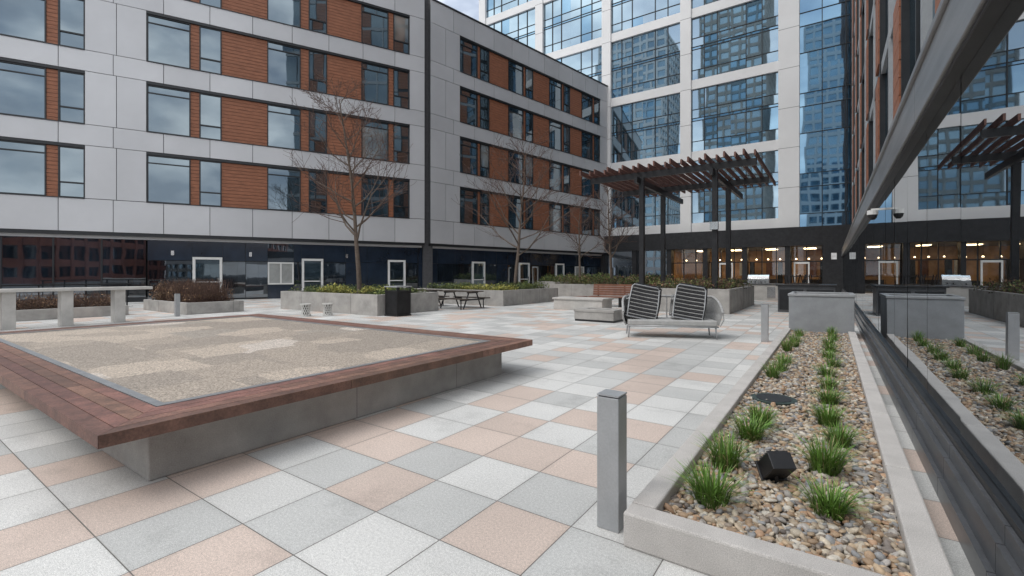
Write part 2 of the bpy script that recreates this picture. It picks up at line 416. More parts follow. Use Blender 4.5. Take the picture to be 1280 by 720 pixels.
mb.box(-35.7,4.0,.3,9,5.6,6,'joint'); mb.box(-35.7,4.2,-.3,25,TH,TH+.5,'tower_white')
mb.build('tower_facade', tw)
mb = MB((0,45,0))
mb.box(-19.5,1.2,-.9,.4,3.75,5.28,'black_metal')
for u in (-19.3,-16,-12.6,-9.4,-6.2,-3.0,-.1): mb.box(u-.2,u+.2,-.7,.2,0,3.75,'black_metal')
mb.box(-19.5,-13,-.1,.1,0,3.75,'base_glass')
u = -12.5
while u < 1:
    mb.box(u-.03,u+.03,-.15,.05,0,3.75,'frame_dark'); mb.face([(u,-.05,0),(u+1.05,-.05,0),(u+1.05,-.05,3.75),(u,-.05,3.75)],'store_glass'); u += 1.08
mb.box(-13,1.2,-.14,.04,2.45,2.53,'frame_dark')
for u in (-8.3,-2.6):
    mb.box(u,u+.1,-.25,-.1,0,2.45,'white_paint'); mb.box(u+1.0,u+1.1,-.25,-.1,0,2.45,'white_paint'); mb.box(u+.1,u+1,-.25,-.1,2.3,2.45,'white_paint'); mb.box(u+.1,u+1,-.25,-.1,0,.25,'white_paint')
mb.box(-.6,1.4,-1.4,-.92,0,5.2,'black_metal')
mb.box(-.05,.3,-1.43,-1.4,2.6,3.1,'sign_white')
mb.build('storefront', tw)
mb = MB((0,45,0))
mb.box(-13.2,1.3,7.5,7.7,0,4,'warm_wall'); mb.box(-13.3,1.3,.1,7.6,-.02,.02,'interior_floor'); mb.box(-13.3,1.3,.1,7.6,3.76,3.9,'blind')
mb.box(-13.4,-13.2,.1,7.6,0,4,'warm_wall'); mb.box(1.3,1.5,.1,7.6,0,4,'warm_wall')
for u in (-10.6,-7.6,-4.6,-1.6):
    mb.box(u-.45,u+.45,3.4,4.6,3.70,3.755,'lamp_glow')
    for q in (-.9,0,.9): mb.tube([(u+q,1.2,2.7),(u+q,1.2,2.8)],[.08,.04],'lamp_glow',5); mb.box(u+q-.01,u+q+.01,1.19,1.21,2.8,3.7,'black_metal')
for u in (-10.8,-7.2,-4.8,-1.4):
    mb.box(u-.7,u+.7,3,3.8,.0,1.0,'wood_dark'); mb.box(u-.6,u+.2,7.4,7.48,1.3,2.6,'sign_white' if u<-5 else 'wood_red'); mb.box(u+.5,u+.9,6.2,6.6,0,2.6,'frame_dark')
mb.build('lobby_interior', tw)

# ------------------------------------------------------------ right glass wall building
gw = empty('glazed_pavilion_building')
mb = MB()
YA, YB = -9, 43.6
GT = 2.80
y = YA
while y < YB:
    y1 = min(y+1.2, YB)
    mb.box(.585,.9,y+.004,y1-.004,0,.13,'black_stone'); mb.box(.615,.9,y+.004,y1-.004,.134,.27,'black_stone'); mb.box(.645,.9,y+.004,y1-.004,.274,.36,'black_stone'); y = y1
mb.box(.65,.9,YA,YB,.0,.355,'joint')
mb.box(.665,.92,YA,YB,.362,.40,'black_metal')
mb.build('plinth', gw)
mb = MB(D=(0,-1), V=(1,0))
y = YA
while y < YB:
    y1 = min(y+1.32, YB)
    pane(mb, -y1+.007, -y-.007, .70, .405, GT, 'wall_glass', .0018)
    y = y1
mb.box(-YB,-YA,.725,.8,.40,GT,'joint')
mb.build('glazing', gw)
mb = MB()
y = YA
while y < YB:
    y1 = min(y+3.6, YB)
    mb.box(.60,1.2,y+.004,y1-.004,GT+.03,3.20,'beam_metal'); y = y1
mb.box(.615,1.2,YA,YB,GT+.035,3.19,'joint')
mb.box(.62,1.2,YA,YB,GT+.002,GT+.028,'black_metal'); mb.box(.575,1.3,YA,YB,3.204,3.26,'beam_metal')
mb.box(1.0,1.3,YA,YB,3.262,4.1,'black_metal'); mb.box(1.3,14,YA,7,0,4.1,'joint')
mb.build('canopy_beam', gw, bevel=.006)
mb = MB(D=(0,-1), V=(1,0))
UH = 42; YU = 6.5
u = -YB; kk = 0
while u < -YU-.5:
    w = 2.6
    z = 4.1
    while z < UH:
        if kk % 2 == 0:
            pane(mb, u+.06, u+w/2, 1.3, z+.35, z+3.3, 'win_glass', .004); pane(mb, u+w/2, u+w-.06, 1.3, z+.35, z+3.3, 'win_glass', .004)
            mb.box(u+w/2-.04,u+w/2+.04,1.25,1.32,z+.35,z+3.3,'frame_dark')
        else:
            pane(mb, u+.06, u+w*.55, 1.3, z+.35, z+3.3, 'win_glass', .004)
            for q in range(8): mb.box(u+w*.55,u+w-.06,1.14,1.3,z+.37+q*.366,z+.715+q*.366,'siding')
        mb.box(u,u+w,1.2,1.36,z,z+.35,'metal_box' if kk % 3 else 'black_metal')
        z += 3.3
    if kk % 2: mb.box(u-.07,u+.07,1.17,1.36,4.1,UH,'metal_box')
    else: mb.box(u-.07,u+.07,1.17,1.36,4.1,UH,'frame_dark')
    u += w; kk += 1
mb.box(-YB,-YU,1.36,14,0,UH,'joint') 
mb.build('upper_facade', gw)
ce = empty('security_camera_dome')
mb = MB(); mb.tube([(.54,9.5,2.45),(.54,9.5,2.52)],[.075,.075],'white_paint',14); mb.tube([(.54,9.5,2.37),(.54,9.5,2.40),(.54,9.5,2.45)],[.03,.055,.068],'black_metal',14)
mb.box(.52,.72,9.48,9.52,2.52,2.55,'white_paint')
mb.build('dome', ce)

# ------------------------------------------------------------ distant city
def city(name, x0, x1, y0, y1, h, wall, glass='tower_glass', fl=3.6, bw=3.2, zb=-.02):
    e = empty(name); m = MB()
    m.box(x0+.3,x1-.3,y0+.3,y1-.3,zb,h,glass)
    z = fl*.8
    while z < h:
        m.box(x0,x1,y0,y1,z,z+fl*.34,wall); z += fl
    m.box(x0-.1,x1+.1,y0-.1,y1+.1,h,h+1,wall); m.box(x0,x1,y0,y1,zb,1.0,wall)
    nx = max(1, round((x1-x0)/bw)); ny = max(1, round((y1-y0)/bw))
    for i in range(nx+1):
        x = x0+(x1-x0)*i/nx
        for yy in (y0,y1): m.box(x-.35,x+.35,yy-.12,yy+.12,zb,h,wall)
    for i in range(ny+1):
        yy = y0+(y1-y0)*i/ny
        for x in (x0,x1): m.box(x-.12,x+.12,yy-.35,yy+.35,zb,h,wall)
    m.build('shell', e)
city('added_reflection_tower', -78,-52,-110,-85, 95, 'tower_white')  # four unseen towers added behind the camera as reflections for the tower glass
city('added_reflection_tower', -40,-20,-120,-95, 125, 'stone_city')
city('added_reflection_tower', -8,10,-130,-105, 88, 'tower_white')
city('added_reflection_tower', -120,-95,-95,-70, 70, 'stone_city')
city('brick_building', 28,60,-64,-46, 11, 'brick', 'base_glass')
city('brick_building', 52,88,-40,-25, 9, 'brick', 'base_glass')
city('office_building', 66,90,-95,-75, 15, 'stone_city', 'base_glass')
city('office_building', 10,26,-70,-55, 8, 'stone_city', 'base_glass')

# ------------------------------------------------------------ wooden deck platform
dk = empty('wood_edged_platform')
mb = MB(); mb.box(-11.6,-4.05,1.27,5.62,0,.39,'concrete'); mb.build('base', dk, bevel=.012)
xa, xb, ya, yb = -12.0, -3.80, .93, 6.08
zt = .48; th = .085; bw = .46
mb = MB(); pw = bw/4
def wc():
    k = R.uniform(.72,1.25); return (.175*k, .088*k*R.uniform(.92,1.1), .066*k)
def plank(P, col):
    lo = [(p[0],p[1],zt-th) for p in P]; hi = [(p[0],p[1],zt) for p in P]
    mb.face(hi,'wood',col); mb.face(lo[::-1],'wood',col)
    for e in range(4): mb.face([lo[e],lo[(e+1)%4],hi[(e+1)%4],hi[e]],'wood',col)
for q in range(4):
    o = q*pw; G = .006
    for side in (0,1,2,3):
        if side in (0,1):
            y_out = ya+o if side == 0 else yb-o
            y_in = y_out+(pw-G) if side == 0 else y_out-(pw-G)
            cuts = [xa+o]; x = xa+o+R.uniform(1.2,2.4)
            while x < xb-o-1.0: cuts.append(x); x += R.uniform(1.8,2.6)
            cuts.append(xb-o)
            for c in range(len(cuts)-1):
                A = cuts[c]+.002; B = cuts[c+1]-.002
                Ai = A+(pw-G if c == 0 else 0); Bi = B-(pw-G if c == len(cuts)-2 else 0)
                P = [(A,y_out),(B,y_out),(Bi,y_in),(Ai,y_in)]
                plank(P[::-1] if side == 1 else P, wc())
        else:
            x_out = xb-o if side == 2 else xa+o
            x_in = x_out-(pw-G) if side == 2 else x_out+(pw-G)
            cuts = [ya+o]; y = ya+o+R.uniform(.9,1.9)
            while y < yb-o-.8: cuts.append(y); y += R.uniform(1.3,2.2)
            cuts.append(yb-o)
            for c in range(len(cuts)-1):
                A = cuts[c]+.002; B = cuts[c+1]-.002
                Ai = A+(pw-G if c == 0 else 0); Bi = B-(pw-G if c == len(cuts)-2 else 0)
                P = [(x_out,A),(x_out,B),(x_in,Bi),(x_in,Ai)]
                plank(P[::-1] if side == 3 else P, wc())
mb.build('wood_border', dk, bevel=.004)
ix0, ix1, iy0, iy1 = xa+bw, xb-bw, ya+bw, yb-bw
mb = MB()
ew = .07
mb.box(ix0,ix1,iy0,iy0+ew,.4,zt+.004,'edge_steel'); mb.box(ix0,ix1,iy1-ew,iy1,.4,zt+.004,'edge_steel')
mb.box(ix0,ix0+ew,iy0+ew,iy1-ew,.4,zt+.004,'edge_steel'); mb.box(ix1-ew,ix1,iy0+ew,iy1-ew,.4,zt+.004,'edge_steel')
mb.build('steel_edging', dk)
mb = MB(); mb.box(ix0+ew,ix1-ew,iy0+ew,iy1-ew,.395,zt-.008,'pebble_mat'); mb.build('pebble_surface', dk)
mb = MB()
mb.box(-4.052,-4.0495,3.05,3.055,.01,.375,'joint'); mb.box(-4.052,-4.0495,4.6,4.605,.01,.375,'joint')
mb.build('base_joints', dk)

# ------------------------------------------------------------ bollards
def bollard(x, y, h=.79, w=.135):
    e = empty('bollard_light'); m = MB()
    m.box(x-w/2,x+w/2,y-w/2,y+w/2,0,h-.015,'metal_grey')
    m.build('post', e, bevel=.005)
    m = MB(); m.box(x-w/2+.008,x+w/2-.008,y-w/2+.008,y+w/2-.008,h-.015,h-.008,'black_metal'); m.box(x-w/2,x+w/2,y-w/2,y+w/2,h-.008,h,'metal_grey')
    m.box(x-w/2-.003,x-w/2+.01,y-.04,y+.04,h-.16,h-.05,'black_metal'); m.build('lens_and_cap', e)
bollard(-1.08,2.62); bollard(-1.22,11.6,.83); bollard(-19.0,6.8); bollard(-12.6,27,.8)

# ------------------------------------------------------------ gravel planter bed
gb = empty('gravel_planter_bed')
px0, px1, py0, py1, kh, kw = -.95,.44,2.45,13.0,.19,.14
mb = MB()
def kerb_run(axis, a, b, c0, c1):
    n = max(1, round((b-a)/1.5)); w = (b-a)/n
    for i in range(n):
        A = a+i*w+.003; B = a+(i+1)*w-.003
        if axis == 'y': mb.box(c0,c1,A,B,0,kh,'granite_kerb')
        else: mb.box(A,B,c0,c1,0,kh,'granite_kerb')
kerb_run('y', py0+kw, py1, px0, px0+kw); kerb_run('y', py0+kw, py1, px1-kw, px1); kerb_run('x', px0, px1, py0, py0+kw)
mb.build('kerb', gb, bevel=.012)
mb = MB(); mb.box(px0+.01,px1-.01,py0+.01,py1,0,.10,'soil'); mb.build('bed_soil', gb)

def pebbles(name, x0, x1, y0, y1, sz, spacing, zc, sub, seed, parent, layers=1):
    rs = np.random.RandomState(seed)
    bm = bmesh.new(); bmesh.ops.create_icosphere(bm, subdivisions=sub, radius=1)
    bv = np.array([v.co[:] for v in bm.verts]); bf = np.array([[v.index for v in f.verts] for f in bm.faces]); bm.free()
    variants = []
    for k in range(8):
        a = rs.normal(size=(3,3)); d = 1+.16*np.sin(bv@a[0]*1.6+k)+.12*np.sin(bv@a[1]*2.3+2*k)
        variants.append(bv*d[:,None])
    pts = []
    for l in range(layers):
        xs = np.arange(x0, x1, spacing); ys = np.arange(y0, y1, spacing)
        gx, gy = np.meshgrid(xs, ys); gx = gx.ravel()+rs.uniform(-.5,.5,gx.size)*spacing; gy = gy.ravel()+rs.uniform(-.5,.5,gy.size)*spacing
        gz = np.full(gx.size, zc+l*sz*.5)+rs.uniform(-.3,.3,gx.size)*sz
        if l: 
            k = rs.rand(gx.size) < .5; gx, gy, gz = gx[k], gy[k], gz[k]
        pts.append(np.stack([gx,gy,gz],1))
    P = np.concatenate(pts); P[:,0] = np.clip(P[:,0], x0+.015, x1-.015); P[:,1] = np.clip(P[:,1], y0+.015, y1-.015)
    n = len(P); nv = len(bv); nf = len(bf)
    V = np.empty((n,nv,3), np.float32); C = np.empty((n,4), np.float32)
    pal = np.array([(.46,.37,.27),(.36,.25,.16),(.28,.23,.185),(.52,.45,.35),(.38,.35,.32),(.20,.17,.15),(.42,.27,.17),(.60,.55,.47),(.30,.30,.30),(.48,.36,.24)])
    for i in range(n):
        s = sz*rs.uniform(.45,1.3); sc = np.array([s*rs.uniform(.8,1.45), s*rs.uniform(.6,1.0), s*rs.uniform(.4,.7)])
        v = variants[rs.randint(8)]*sc
        a = rs.uniform(0,6.283); t = rs.normal()*.35; ca, sa = math.cos(a), math.sin(a); ct, stt = math.cos(t), math.sin(t)
        Rm = np.array([[ca,-sa,0],[sa,ca,0],[0,0,1]])@np.array([[ct,0,stt],[0,1,0],[-stt,0,ct]])
        V[i] = v@Rm.T+P[i]
        C[i,:3] = pal[rs.randint(len(pal))]*rs.uniform(.75,1.15); C[i,3] = 1
    F = (bf[None]+(np.arange(n)*nv)[:,None,None]).reshape(-1,3)
    me = bpy.data.meshes.new(name); me.vertices.add(n*nv); me.vertices.foreach_set('co', V.ravel())
    me.loops.add(F.size); me.loops.foreach_set('vertex_index', F.ravel().astype(np.int32))
    me.polygons.add(len(F)); me.polygons.foreach_set('loop_start', np.arange(0,F.size,3,dtype=np.int32))
    me.polygons.foreach_set('use_smooth', np.ones(len(F),bool))
    at = me.attributes.new('col','FLOAT_COLOR','FACE'); at.data.foreach_set('color', np.repeat(C,nf,axis=0).ravel())
    me.update(calc_edges=True); me.materials.append(MATS['pebble'])
    o = bpy.data.objects.new(name, me); COL.objects.link(o); o.parent = parent
pebbles('gravel_near', px0+kw, px1-kw, py0+kw, 5.2, .023, .029, .112, 2, 1, gb, 2)
pebbles('gravel_far', px0+kw, px1-kw, 5.2, py1, .028, .038, .115, 1, 2, gb, 2)

def grass(mb, x, y, z, h, r, n, rnd):
    for _ in range(n):
        a = rnd.uniform(0,6.283); rr0 = r*.45*math.sqrt(rnd.random()); bx = x+rr0*math.cos(a); by = y+rr0*math.sin(a)
        a2 = a+rnd.uniform(-.7,.7); L = h*rnd.uniform(.55,1.1); out = r*rnd.uniform(.15,1.2)
        w = rnd.uniform(.0025,.0046); dx, dy = math.cos(a2), math.sin(a2); sx, sy = -dy*w, dx*w
        pts = []
        for t in (0,.4,.75,1):
            ox = out*t**1.8; zz = L*(t-.28*t*t*(out/r))
            pts.append((bx+dx*ox, by+dy*ox, z+zz))
        k = rnd.uniform(.55,1.3); c = (.13*k,.25*k,.04*k) if rnd.random() > .08 else (.36,.32,.15)
        for j in range(2):
            p, q = pts[j], pts[j+1]; f = 1-j*.15; f2 = 1-(j+1)*.2
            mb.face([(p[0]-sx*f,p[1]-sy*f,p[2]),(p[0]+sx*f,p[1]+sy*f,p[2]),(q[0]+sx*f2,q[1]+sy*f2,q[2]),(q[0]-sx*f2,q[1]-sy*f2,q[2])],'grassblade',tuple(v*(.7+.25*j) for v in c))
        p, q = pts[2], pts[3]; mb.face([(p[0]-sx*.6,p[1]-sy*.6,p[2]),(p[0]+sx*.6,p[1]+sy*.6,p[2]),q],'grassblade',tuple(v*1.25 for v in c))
rg = random.Random(11)
tufts = [(-.594,2.98),(-.613,3.56),(-.58,4.33),(-.55,4.72),(-.63,7.0),(-.60,7.5),(-.56,8.2),(-.64,9.5),(-.6,10.2),(-.62,10.9),(-.58,11.9),
         (0.0,3.22),(-.03,3.88),(.037,4.53),(-.03,5.1),(-.01,5.9),(-.02,6.7),(-.05,7.5),(0,8.3),(-.03,9.1),(-.02,9.9),(-.04,10.7),(0,11.5),(-.02,12.3)]
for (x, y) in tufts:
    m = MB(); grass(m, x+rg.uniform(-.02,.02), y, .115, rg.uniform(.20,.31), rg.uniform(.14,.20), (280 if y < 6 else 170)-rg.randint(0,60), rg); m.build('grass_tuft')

e = empty('garden_spotlight'); m = MB(); m.M = Matrix.Translation((-.30,3.5,.24)) @ Matrix.Rotation(.6,4,'Z') @ Matrix.Rotation(-.75,4,'X')
m.box(-.075,.075,-.085,.085,-.055,.055,'black_metal'); m.box(-.085,.085,.085,.10,-.065,.065,'black_metal')
for q in range(5): m.box(-.07,.07,-.07+q*.03,-.062+q*.03,.055,.07,'black_metal')
m.build('head', e, bevel=.004); m = MB(); m.box(-.31,-.29,3.49,3.51,.08,.2,'black_metal'); m.box(-.35,-.25,3.49,3.51,.19,.205,'black_metal'); m.build('stake', e)
e = MB(); e.tube([(-.52,5.75,.10),(-.52,5.75,.152)],[.22,.22],'drain_green',28); e.tube([(-.52,5.75,.152),(-.52,5.75,.156)],[.17,.17],'black_metal',28); e.build('drain_cover')

# ------------------------------------------------------------ planters
def foliage(mb, x0, x1, y0, y1, z0, z1, n, size, cols, rnd, clump=.35, mat_='leaf'):
    nc = max(3, int((x1-x0)*(y1-y0)/(clump*clump)*1.2))
    cl = [(rnd.uniform(x0,x1), rnd.uniform(y0,y1), rnd.uniform(.45,1.0), rnd.uniform(.6,1.3)) for _ in range(nc)]
    for _ in range(n):
        cx, cy, ch, ck = rnd.choice(cl)
        a = rnd.uniform(0,6.283); rr0 = clump*math.sqrt(rnd.random()); el = rnd.random()
        x = cx+rr0*math.cos(a); y = cy+rr0*math.sin(a); z = z0+(z1-z0)*ch*el*math.sqrt(max(0,1-(rr0/clump)**2*.7))
        d = Vector((rnd.gauss(0,1),rnd.gauss(0,1),rnd.gauss(.4,1))).normalized(); s = size*rnd.uniform(.5,1.3)
        t = d.cross(Vector((rnd.gauss(0,1),rnd.gauss(0,1),rnd.gauss(0,1)))).normalized()
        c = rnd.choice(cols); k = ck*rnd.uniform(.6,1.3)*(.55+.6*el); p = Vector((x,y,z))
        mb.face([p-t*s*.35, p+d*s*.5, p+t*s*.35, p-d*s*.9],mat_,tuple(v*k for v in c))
def twigs(mb, x0, x1, y0, y1, z0, z1, n, rnd, col='twig'):
    for _ in range(n):
        x = rnd.uniform(x0,x1); y = rnd.uniform(y0,y1); h = (z1-z0)*rnd.uniform(.5,1.08)
        dx, dy = rnd.gauss(0,.22)*h, rnd.gauss(0,.22)*h
        mb.tube([(x,y,z0),(x+dx*.5,y+dy*.5,z0+h*.55),(x+dx,y+dy,z0+h)],[.007,.005,.003],col,3,cap=False)
def planter(x0, x1, y0, y1, h, m='concrete', t=.16, name='concrete_planter'):
    e = empty(name); mb = MB()
    mb.box(x0,x1,y0,y0+t,0,h,m); mb.box(x0,x1,y1-t,y1,0,h,m); mb.box(x0,x0+t,y0+t,y1-t,0,h,m); mb.box(x1-t,x1,y0+t,y1-t,0,h,m)
    mb.build('walls', e, bevel=.012)
    s = MB(); s.box(x0+t,x1-t,y0+t,y1-t,0,h-.07,'soil'); s.build('soil_fill', e)
    j = MB(); 
    for i in range(1, int((x1-x0)/1.6)+1): j.box(x0+i*1.6-.004,x0+i*1.6+.004,y0-.002,y0+.01,0,h-.01,'joint')
    for i in range(1, int((y1-y0)/1.6)+1): j.box(x1-.01,x1+.002,y0+i*1.6-.004,y0+i*1.6+.004,0,h-.01,'joint')
    j.build('joints', e)
rp = random.Random(21)
green = [(.12,.16,.04),(.09,.13,.035),(.19,.21,.06),(.06,.09,.035)]; brown = [(.22,.12,.07),(.16,.09,.055),(.27,.17,.095),(.11,.07,.045)]
yellow = [(.34,.33,.07),(.19,.22,.06),(.42,.38,.10)]
def shrub(x0,x1,y0,y1,z0,z1,n,size,cols,clump=.3,name='low_shrub',tw=0):
    m = MB(); foliage(m,x0,x1,y0,y1,z0,z1,n,size,cols,rp,clump)
    if tw: twigs(m,x0,x1,y0,y1,z0,z1,tw,rp)
    m.build(name)
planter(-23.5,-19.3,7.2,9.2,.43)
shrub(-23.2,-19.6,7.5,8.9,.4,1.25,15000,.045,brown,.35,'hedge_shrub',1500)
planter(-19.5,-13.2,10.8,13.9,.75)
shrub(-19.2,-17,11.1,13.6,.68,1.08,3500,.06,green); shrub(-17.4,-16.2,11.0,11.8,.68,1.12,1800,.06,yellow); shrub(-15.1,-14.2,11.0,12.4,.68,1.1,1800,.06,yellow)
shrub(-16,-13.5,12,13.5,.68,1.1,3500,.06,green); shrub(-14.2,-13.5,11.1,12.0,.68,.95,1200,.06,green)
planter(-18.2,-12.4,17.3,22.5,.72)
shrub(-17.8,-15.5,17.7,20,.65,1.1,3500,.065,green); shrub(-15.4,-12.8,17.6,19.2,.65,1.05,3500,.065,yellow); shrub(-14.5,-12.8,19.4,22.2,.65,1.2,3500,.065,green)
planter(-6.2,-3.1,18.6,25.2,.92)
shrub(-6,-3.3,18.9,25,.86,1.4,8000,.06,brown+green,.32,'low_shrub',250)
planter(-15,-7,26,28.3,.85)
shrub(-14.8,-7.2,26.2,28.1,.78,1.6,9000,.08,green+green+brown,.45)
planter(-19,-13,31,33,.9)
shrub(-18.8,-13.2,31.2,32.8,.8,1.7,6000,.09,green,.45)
e = empty('concrete_bench'); m = MB(); m.box(-9.7,-7.5,17.2,18.2,0,.42,'concrete_light'); m.box(-9.75,-7.45,17.15,18.25,.42,.5,'concrete_light'); m.build('block', e, bevel=.015)

e = empty('metal_planter_box'); m = MB()
x0,x1,y0,y1,h = -.86,.42,13.05,14.5,1.02
m.box(x0,x1,y0,y0+.05,.04,h-.06,'metal_box'); m.box(x0,x1,y1-.05,y1,.04,h-.06,'metal_box'); m.box(x0,x0+.05,y0+.05,y1-.05,.04,h-.06,'metal_box'); m.box(x1-.05,x1,y0+.05,y1-.05,.04,h-.06,'metal_box')
m.box(x0-.02,x1+.02,y0-.02,y0+.08,h-.06,h,'metal_grey'); m.box(x0-.02,x1+.02,y1-.08,y1+.02,h-.06,h,'metal_grey'); m.box(x0-.02,x0+.08,y0+.08,y1-.08,h-.06,h,'metal_grey'); m.box(x1-.08,x1+.02,y0+.08,y1-.08,h-.06,h,'metal_grey')
m.box(x0+.03,x1-.03,y0+.03,y1-.03,0,.04,'black_metal'); m.build('shell', e, bevel=.008)
m = MB(); m.box(x0+.05,x1-.05,y0+.05,y1-.05,.04,h-.14,'soil'); m.build('soil_fill', e)

# ------------------------------------------------------------ trees
def tree(name, x, y, z0, H, spread, seed, nb=22):
    rnd = random.Random(seed); e = empty(name); mb = MB(); tb = MB()
    def br(p, d, L, r, lev):
        n = 7 if lev == 0 else (5 if lev == 1 else 4)
        pts = [p.copy()]; rad = [r]; cur = p.copy(); dd = d.copy()
        for i in range(n):
            w = .05 if lev == 0 else .15
            up = .02 if lev == 0 else (.13 if lev == 1 else .09)
            dd = (dd+Vector((rnd.gauss(0,w),rnd.gauss(0,w),rnd.gauss(0,w)*.6+up))).normalized()
            cur = cur+dd*(L/n); pts.append(cur.copy()); rad.append(max(.0062, r*(1-.85*(i+1)/n)))
        (mb if lev < 2 else tb).tube([tuple(q) for q in pts], rad, 'bark' if lev < 2 else 'twig', (9,6,4,3)[lev], cap=False)
        if lev == 3: return
        cnt = (nb,9,4)[lev]
        for k in range(cnt):
            t = (.24+.74*(k+rnd.random())/cnt) if lev == 0 else (.2+.8*(k+rnd.random()*.6)/cnt)
            t = min(t,.98); i = int(t*n); f = t*n-i; q = pts[i].lerp(pts[i+1], f)
            base = (pts[i+1]-pts[i]).normalized(); ang = rnd.uniform(0,6.283) if lev else k*2.4+rnd.uniform(-.4,.4)
            perp = Vector((math.cos(ang),math.sin(ang),0)); perp = (perp-base*perp.dot(base)).normalized()
            sp = rnd.uniform(.85,1.2) if lev == 0 else rnd.uniform(.5,1.0)
            nd = (base*math.cos(sp)+perp*math.sin(sp)).normalized()
            if lev == 0: LL = spread*(1.1-.75*t)*rnd.uniform(.75,1.15); r2 = .040*(1.15-t)+.010
            elif lev == 1: LL = L*(.52-.25*t)*rnd.uniform(.7,1.3); r2 = max(.010, r*.45*(1-t*.5))
            else: LL = L*.5*rnd.uniform(.6,1.3); r2 = .007
            br(q, nd, LL, r2, lev+1)
    br(Vector((x,y,z0)), Vector((rnd.uniform(-.03,.03),rnd.uniform(-.03,.03),1)), H, .105, 0)
    mb.build('trunk_and_limbs', e, smooth=True); tb.build('twigs', e)
tree('bare_tree', -16.0,12.2,.65, 7.9, 4.2, 5)
tree('bare_tree', -14.0,20.6,.62, 7.6, 4.5, 8)
tree('bare_tree', -11.2,27.2,.75, 5.9, 2.8, 13, 16)
tree('bare_tree', -15.8,32,.8, 6.2, 2.8, 17, 14)

# ------------------------------------------------------------ pergola
pg = empty('pergola')
m = MB()
posts = [(-3.75,19.4),(-6.65,19.4),(-3.95,23.4),(-6.95,23.4)]
for (x, y) in posts:
    m.box(x-.1,x+.1,y-.1,y+.1,0,5.55,'black_metal'); m.box(x-.2,x+.2,y-.2,y+.2,.9,.93,'black_metal')
m.build('posts', pg, bevel=.008)
m = MB()
for y in (19.4,23.4): m.box(-9.0,-2.3,y-.07,y+.07,5.55,5.8,'black_metal')
for x in (-3.8,-6.75): m.box(x-.06,x+.06,18.9,26.2,5.3,5.548,'black_metal')
m.build('beams', pg)
m = MB(); nS = 22
for i in range(nS):
    x = -9.1+i*(6.8/(nS-1)); ys = 18.5+(.35 if i % 2 else 0)+R.uniform(-.1,.1); ye = 26.0+R.uniform(-.3,.3)
    m.box(x-.03,x+.03,ys,ye,5.805,6.0,'pergola_wood')
m.build('slats', pg)
m = MB(); m.box(-3.9,-3.6,19.15,19.28,3.2,3.5,'steel'); m.build('speaker', pg)

# ------------------------------------------------------------ furniture
e = empty('wood_bench'); m = MB()
for q in range(5): m.box(-9.3,-6.35,19.7+q*.11,19.8+q*.11,.42,.46,'wood_red')
for q in range(5): m.box(-9.3,-6.35,20.27+q*.018,20.31+q*.018,.5+q*.105,.59+q*.105,'wood_red')
for q in range(5): m.box(-9.75,-9.35,19.0+q*.16,19.14+q*.16,.42,.46,'wood_red')
for x in (-9.1,-7.8,-6.5): m.box(x-.04,x+.04,19.75,20.35,0,.418,'black_metal'); m.box(x-.03,x+.03,20.4,20.44,.3,1.0,'black_metal')
m.build('slats', e)
m = MB(); m.box(-6.9,-6.3,17.9,19.5,.42,.46,'wood_red'); m.box(-6.8,-6.4,18,19.4,0,.418,'concrete'); m.build('return_seat', e)

e = empty('fire_pit_table'); m = MB(); cx, cy = -6.1,13.75
m.box(cx-.65,cx+.65,cy-.42,cy+.42,0,.06,'black_metal'); m.box(cx-.66,cx+.66,cy-.43,cy+.43,.06,.3,'concrete'); m.box(cx-.68,cx+.68,cy-.45,cy-.16,.30,.38,'concrete'); m.box(cx-.68,cx+.68,cy+.16,cy+.45,.30,.38,'concrete')
m.box(cx-.68,cx-.4,cy-.16,cy+.16,.30,.38,'concrete'); m.box(cx+.4,cx+.68,cy-.16,cy+.16,.30,.38,'concrete'); m.box(cx-.4,cx+.4,cy-.16,cy+.16,.30,.34,'black_metal'); m.build('table', e, bevel=.01)

sf = empty('outdoor_loveseat')
T = Matrix.Translation((-3.2,11.3,0)) @ Matrix.Rotation(math.radians(24),4,'Z')
m = MB(); m.M = T
for (x, y) in ((-.98,-.36),(.98,-.36),(-.98,.36),(.98,.36)):
    m.tube([(x,y,0),(x*.97,y*.97,.30)],[.016,.020],'metal_grey',8)
m.tube([(-1.0,-.38,.28),(1.0,-.38,.28)],[.02,.02],'metal_grey',8); m.tube([(-1.0,.38,.28),(1.0,.38,.28)],[.02,.02],'metal_grey',8)
m.tube([(-1.0,-.38,.28),(-1.0,.38,.28)],[.02]*2,'metal_grey',8); m.tube([(1.0,-.38,.28),(1.0,.38,.28)],[.02]*2,'metal_grey',8)
m.build('frame', sf, smooth=True)
m = MB(); m.M = T
m.box(-.99,.99,-.40,.40,.29,.42,'fabric')
m.build('seat_cushion', sf, bevel=.03)
m = MB(); m.M = T
def shell(m, n=110):
    pts = []
    for i in range(n+1):
        a = math.pi*i/n; ca, sa = math.cos(a), math.sin(a)
        x = 1.1*math.copysign(abs(ca)**.35, ca); y = -.42+.90*abs(sa)**.5
        pts.append((x, y))
    def zt_(x, y): return .60+.34*min(1,max(0,(y+.42)/.7))**.7
    for (x, y) in pts: m.tube([(x*.95,y*.92,.30),(x*1.01,y,.55 if zt_(x,y)>.62 else .44),(x,y,zt_(x,y))],[.015]*3,'rope_light',5)
    m.tube([(x,y,zt_(x,y)) for x, y in pts],[.03]*len(pts),'rope_light',7)
shell(m)
m.build('woven_shell', sf)
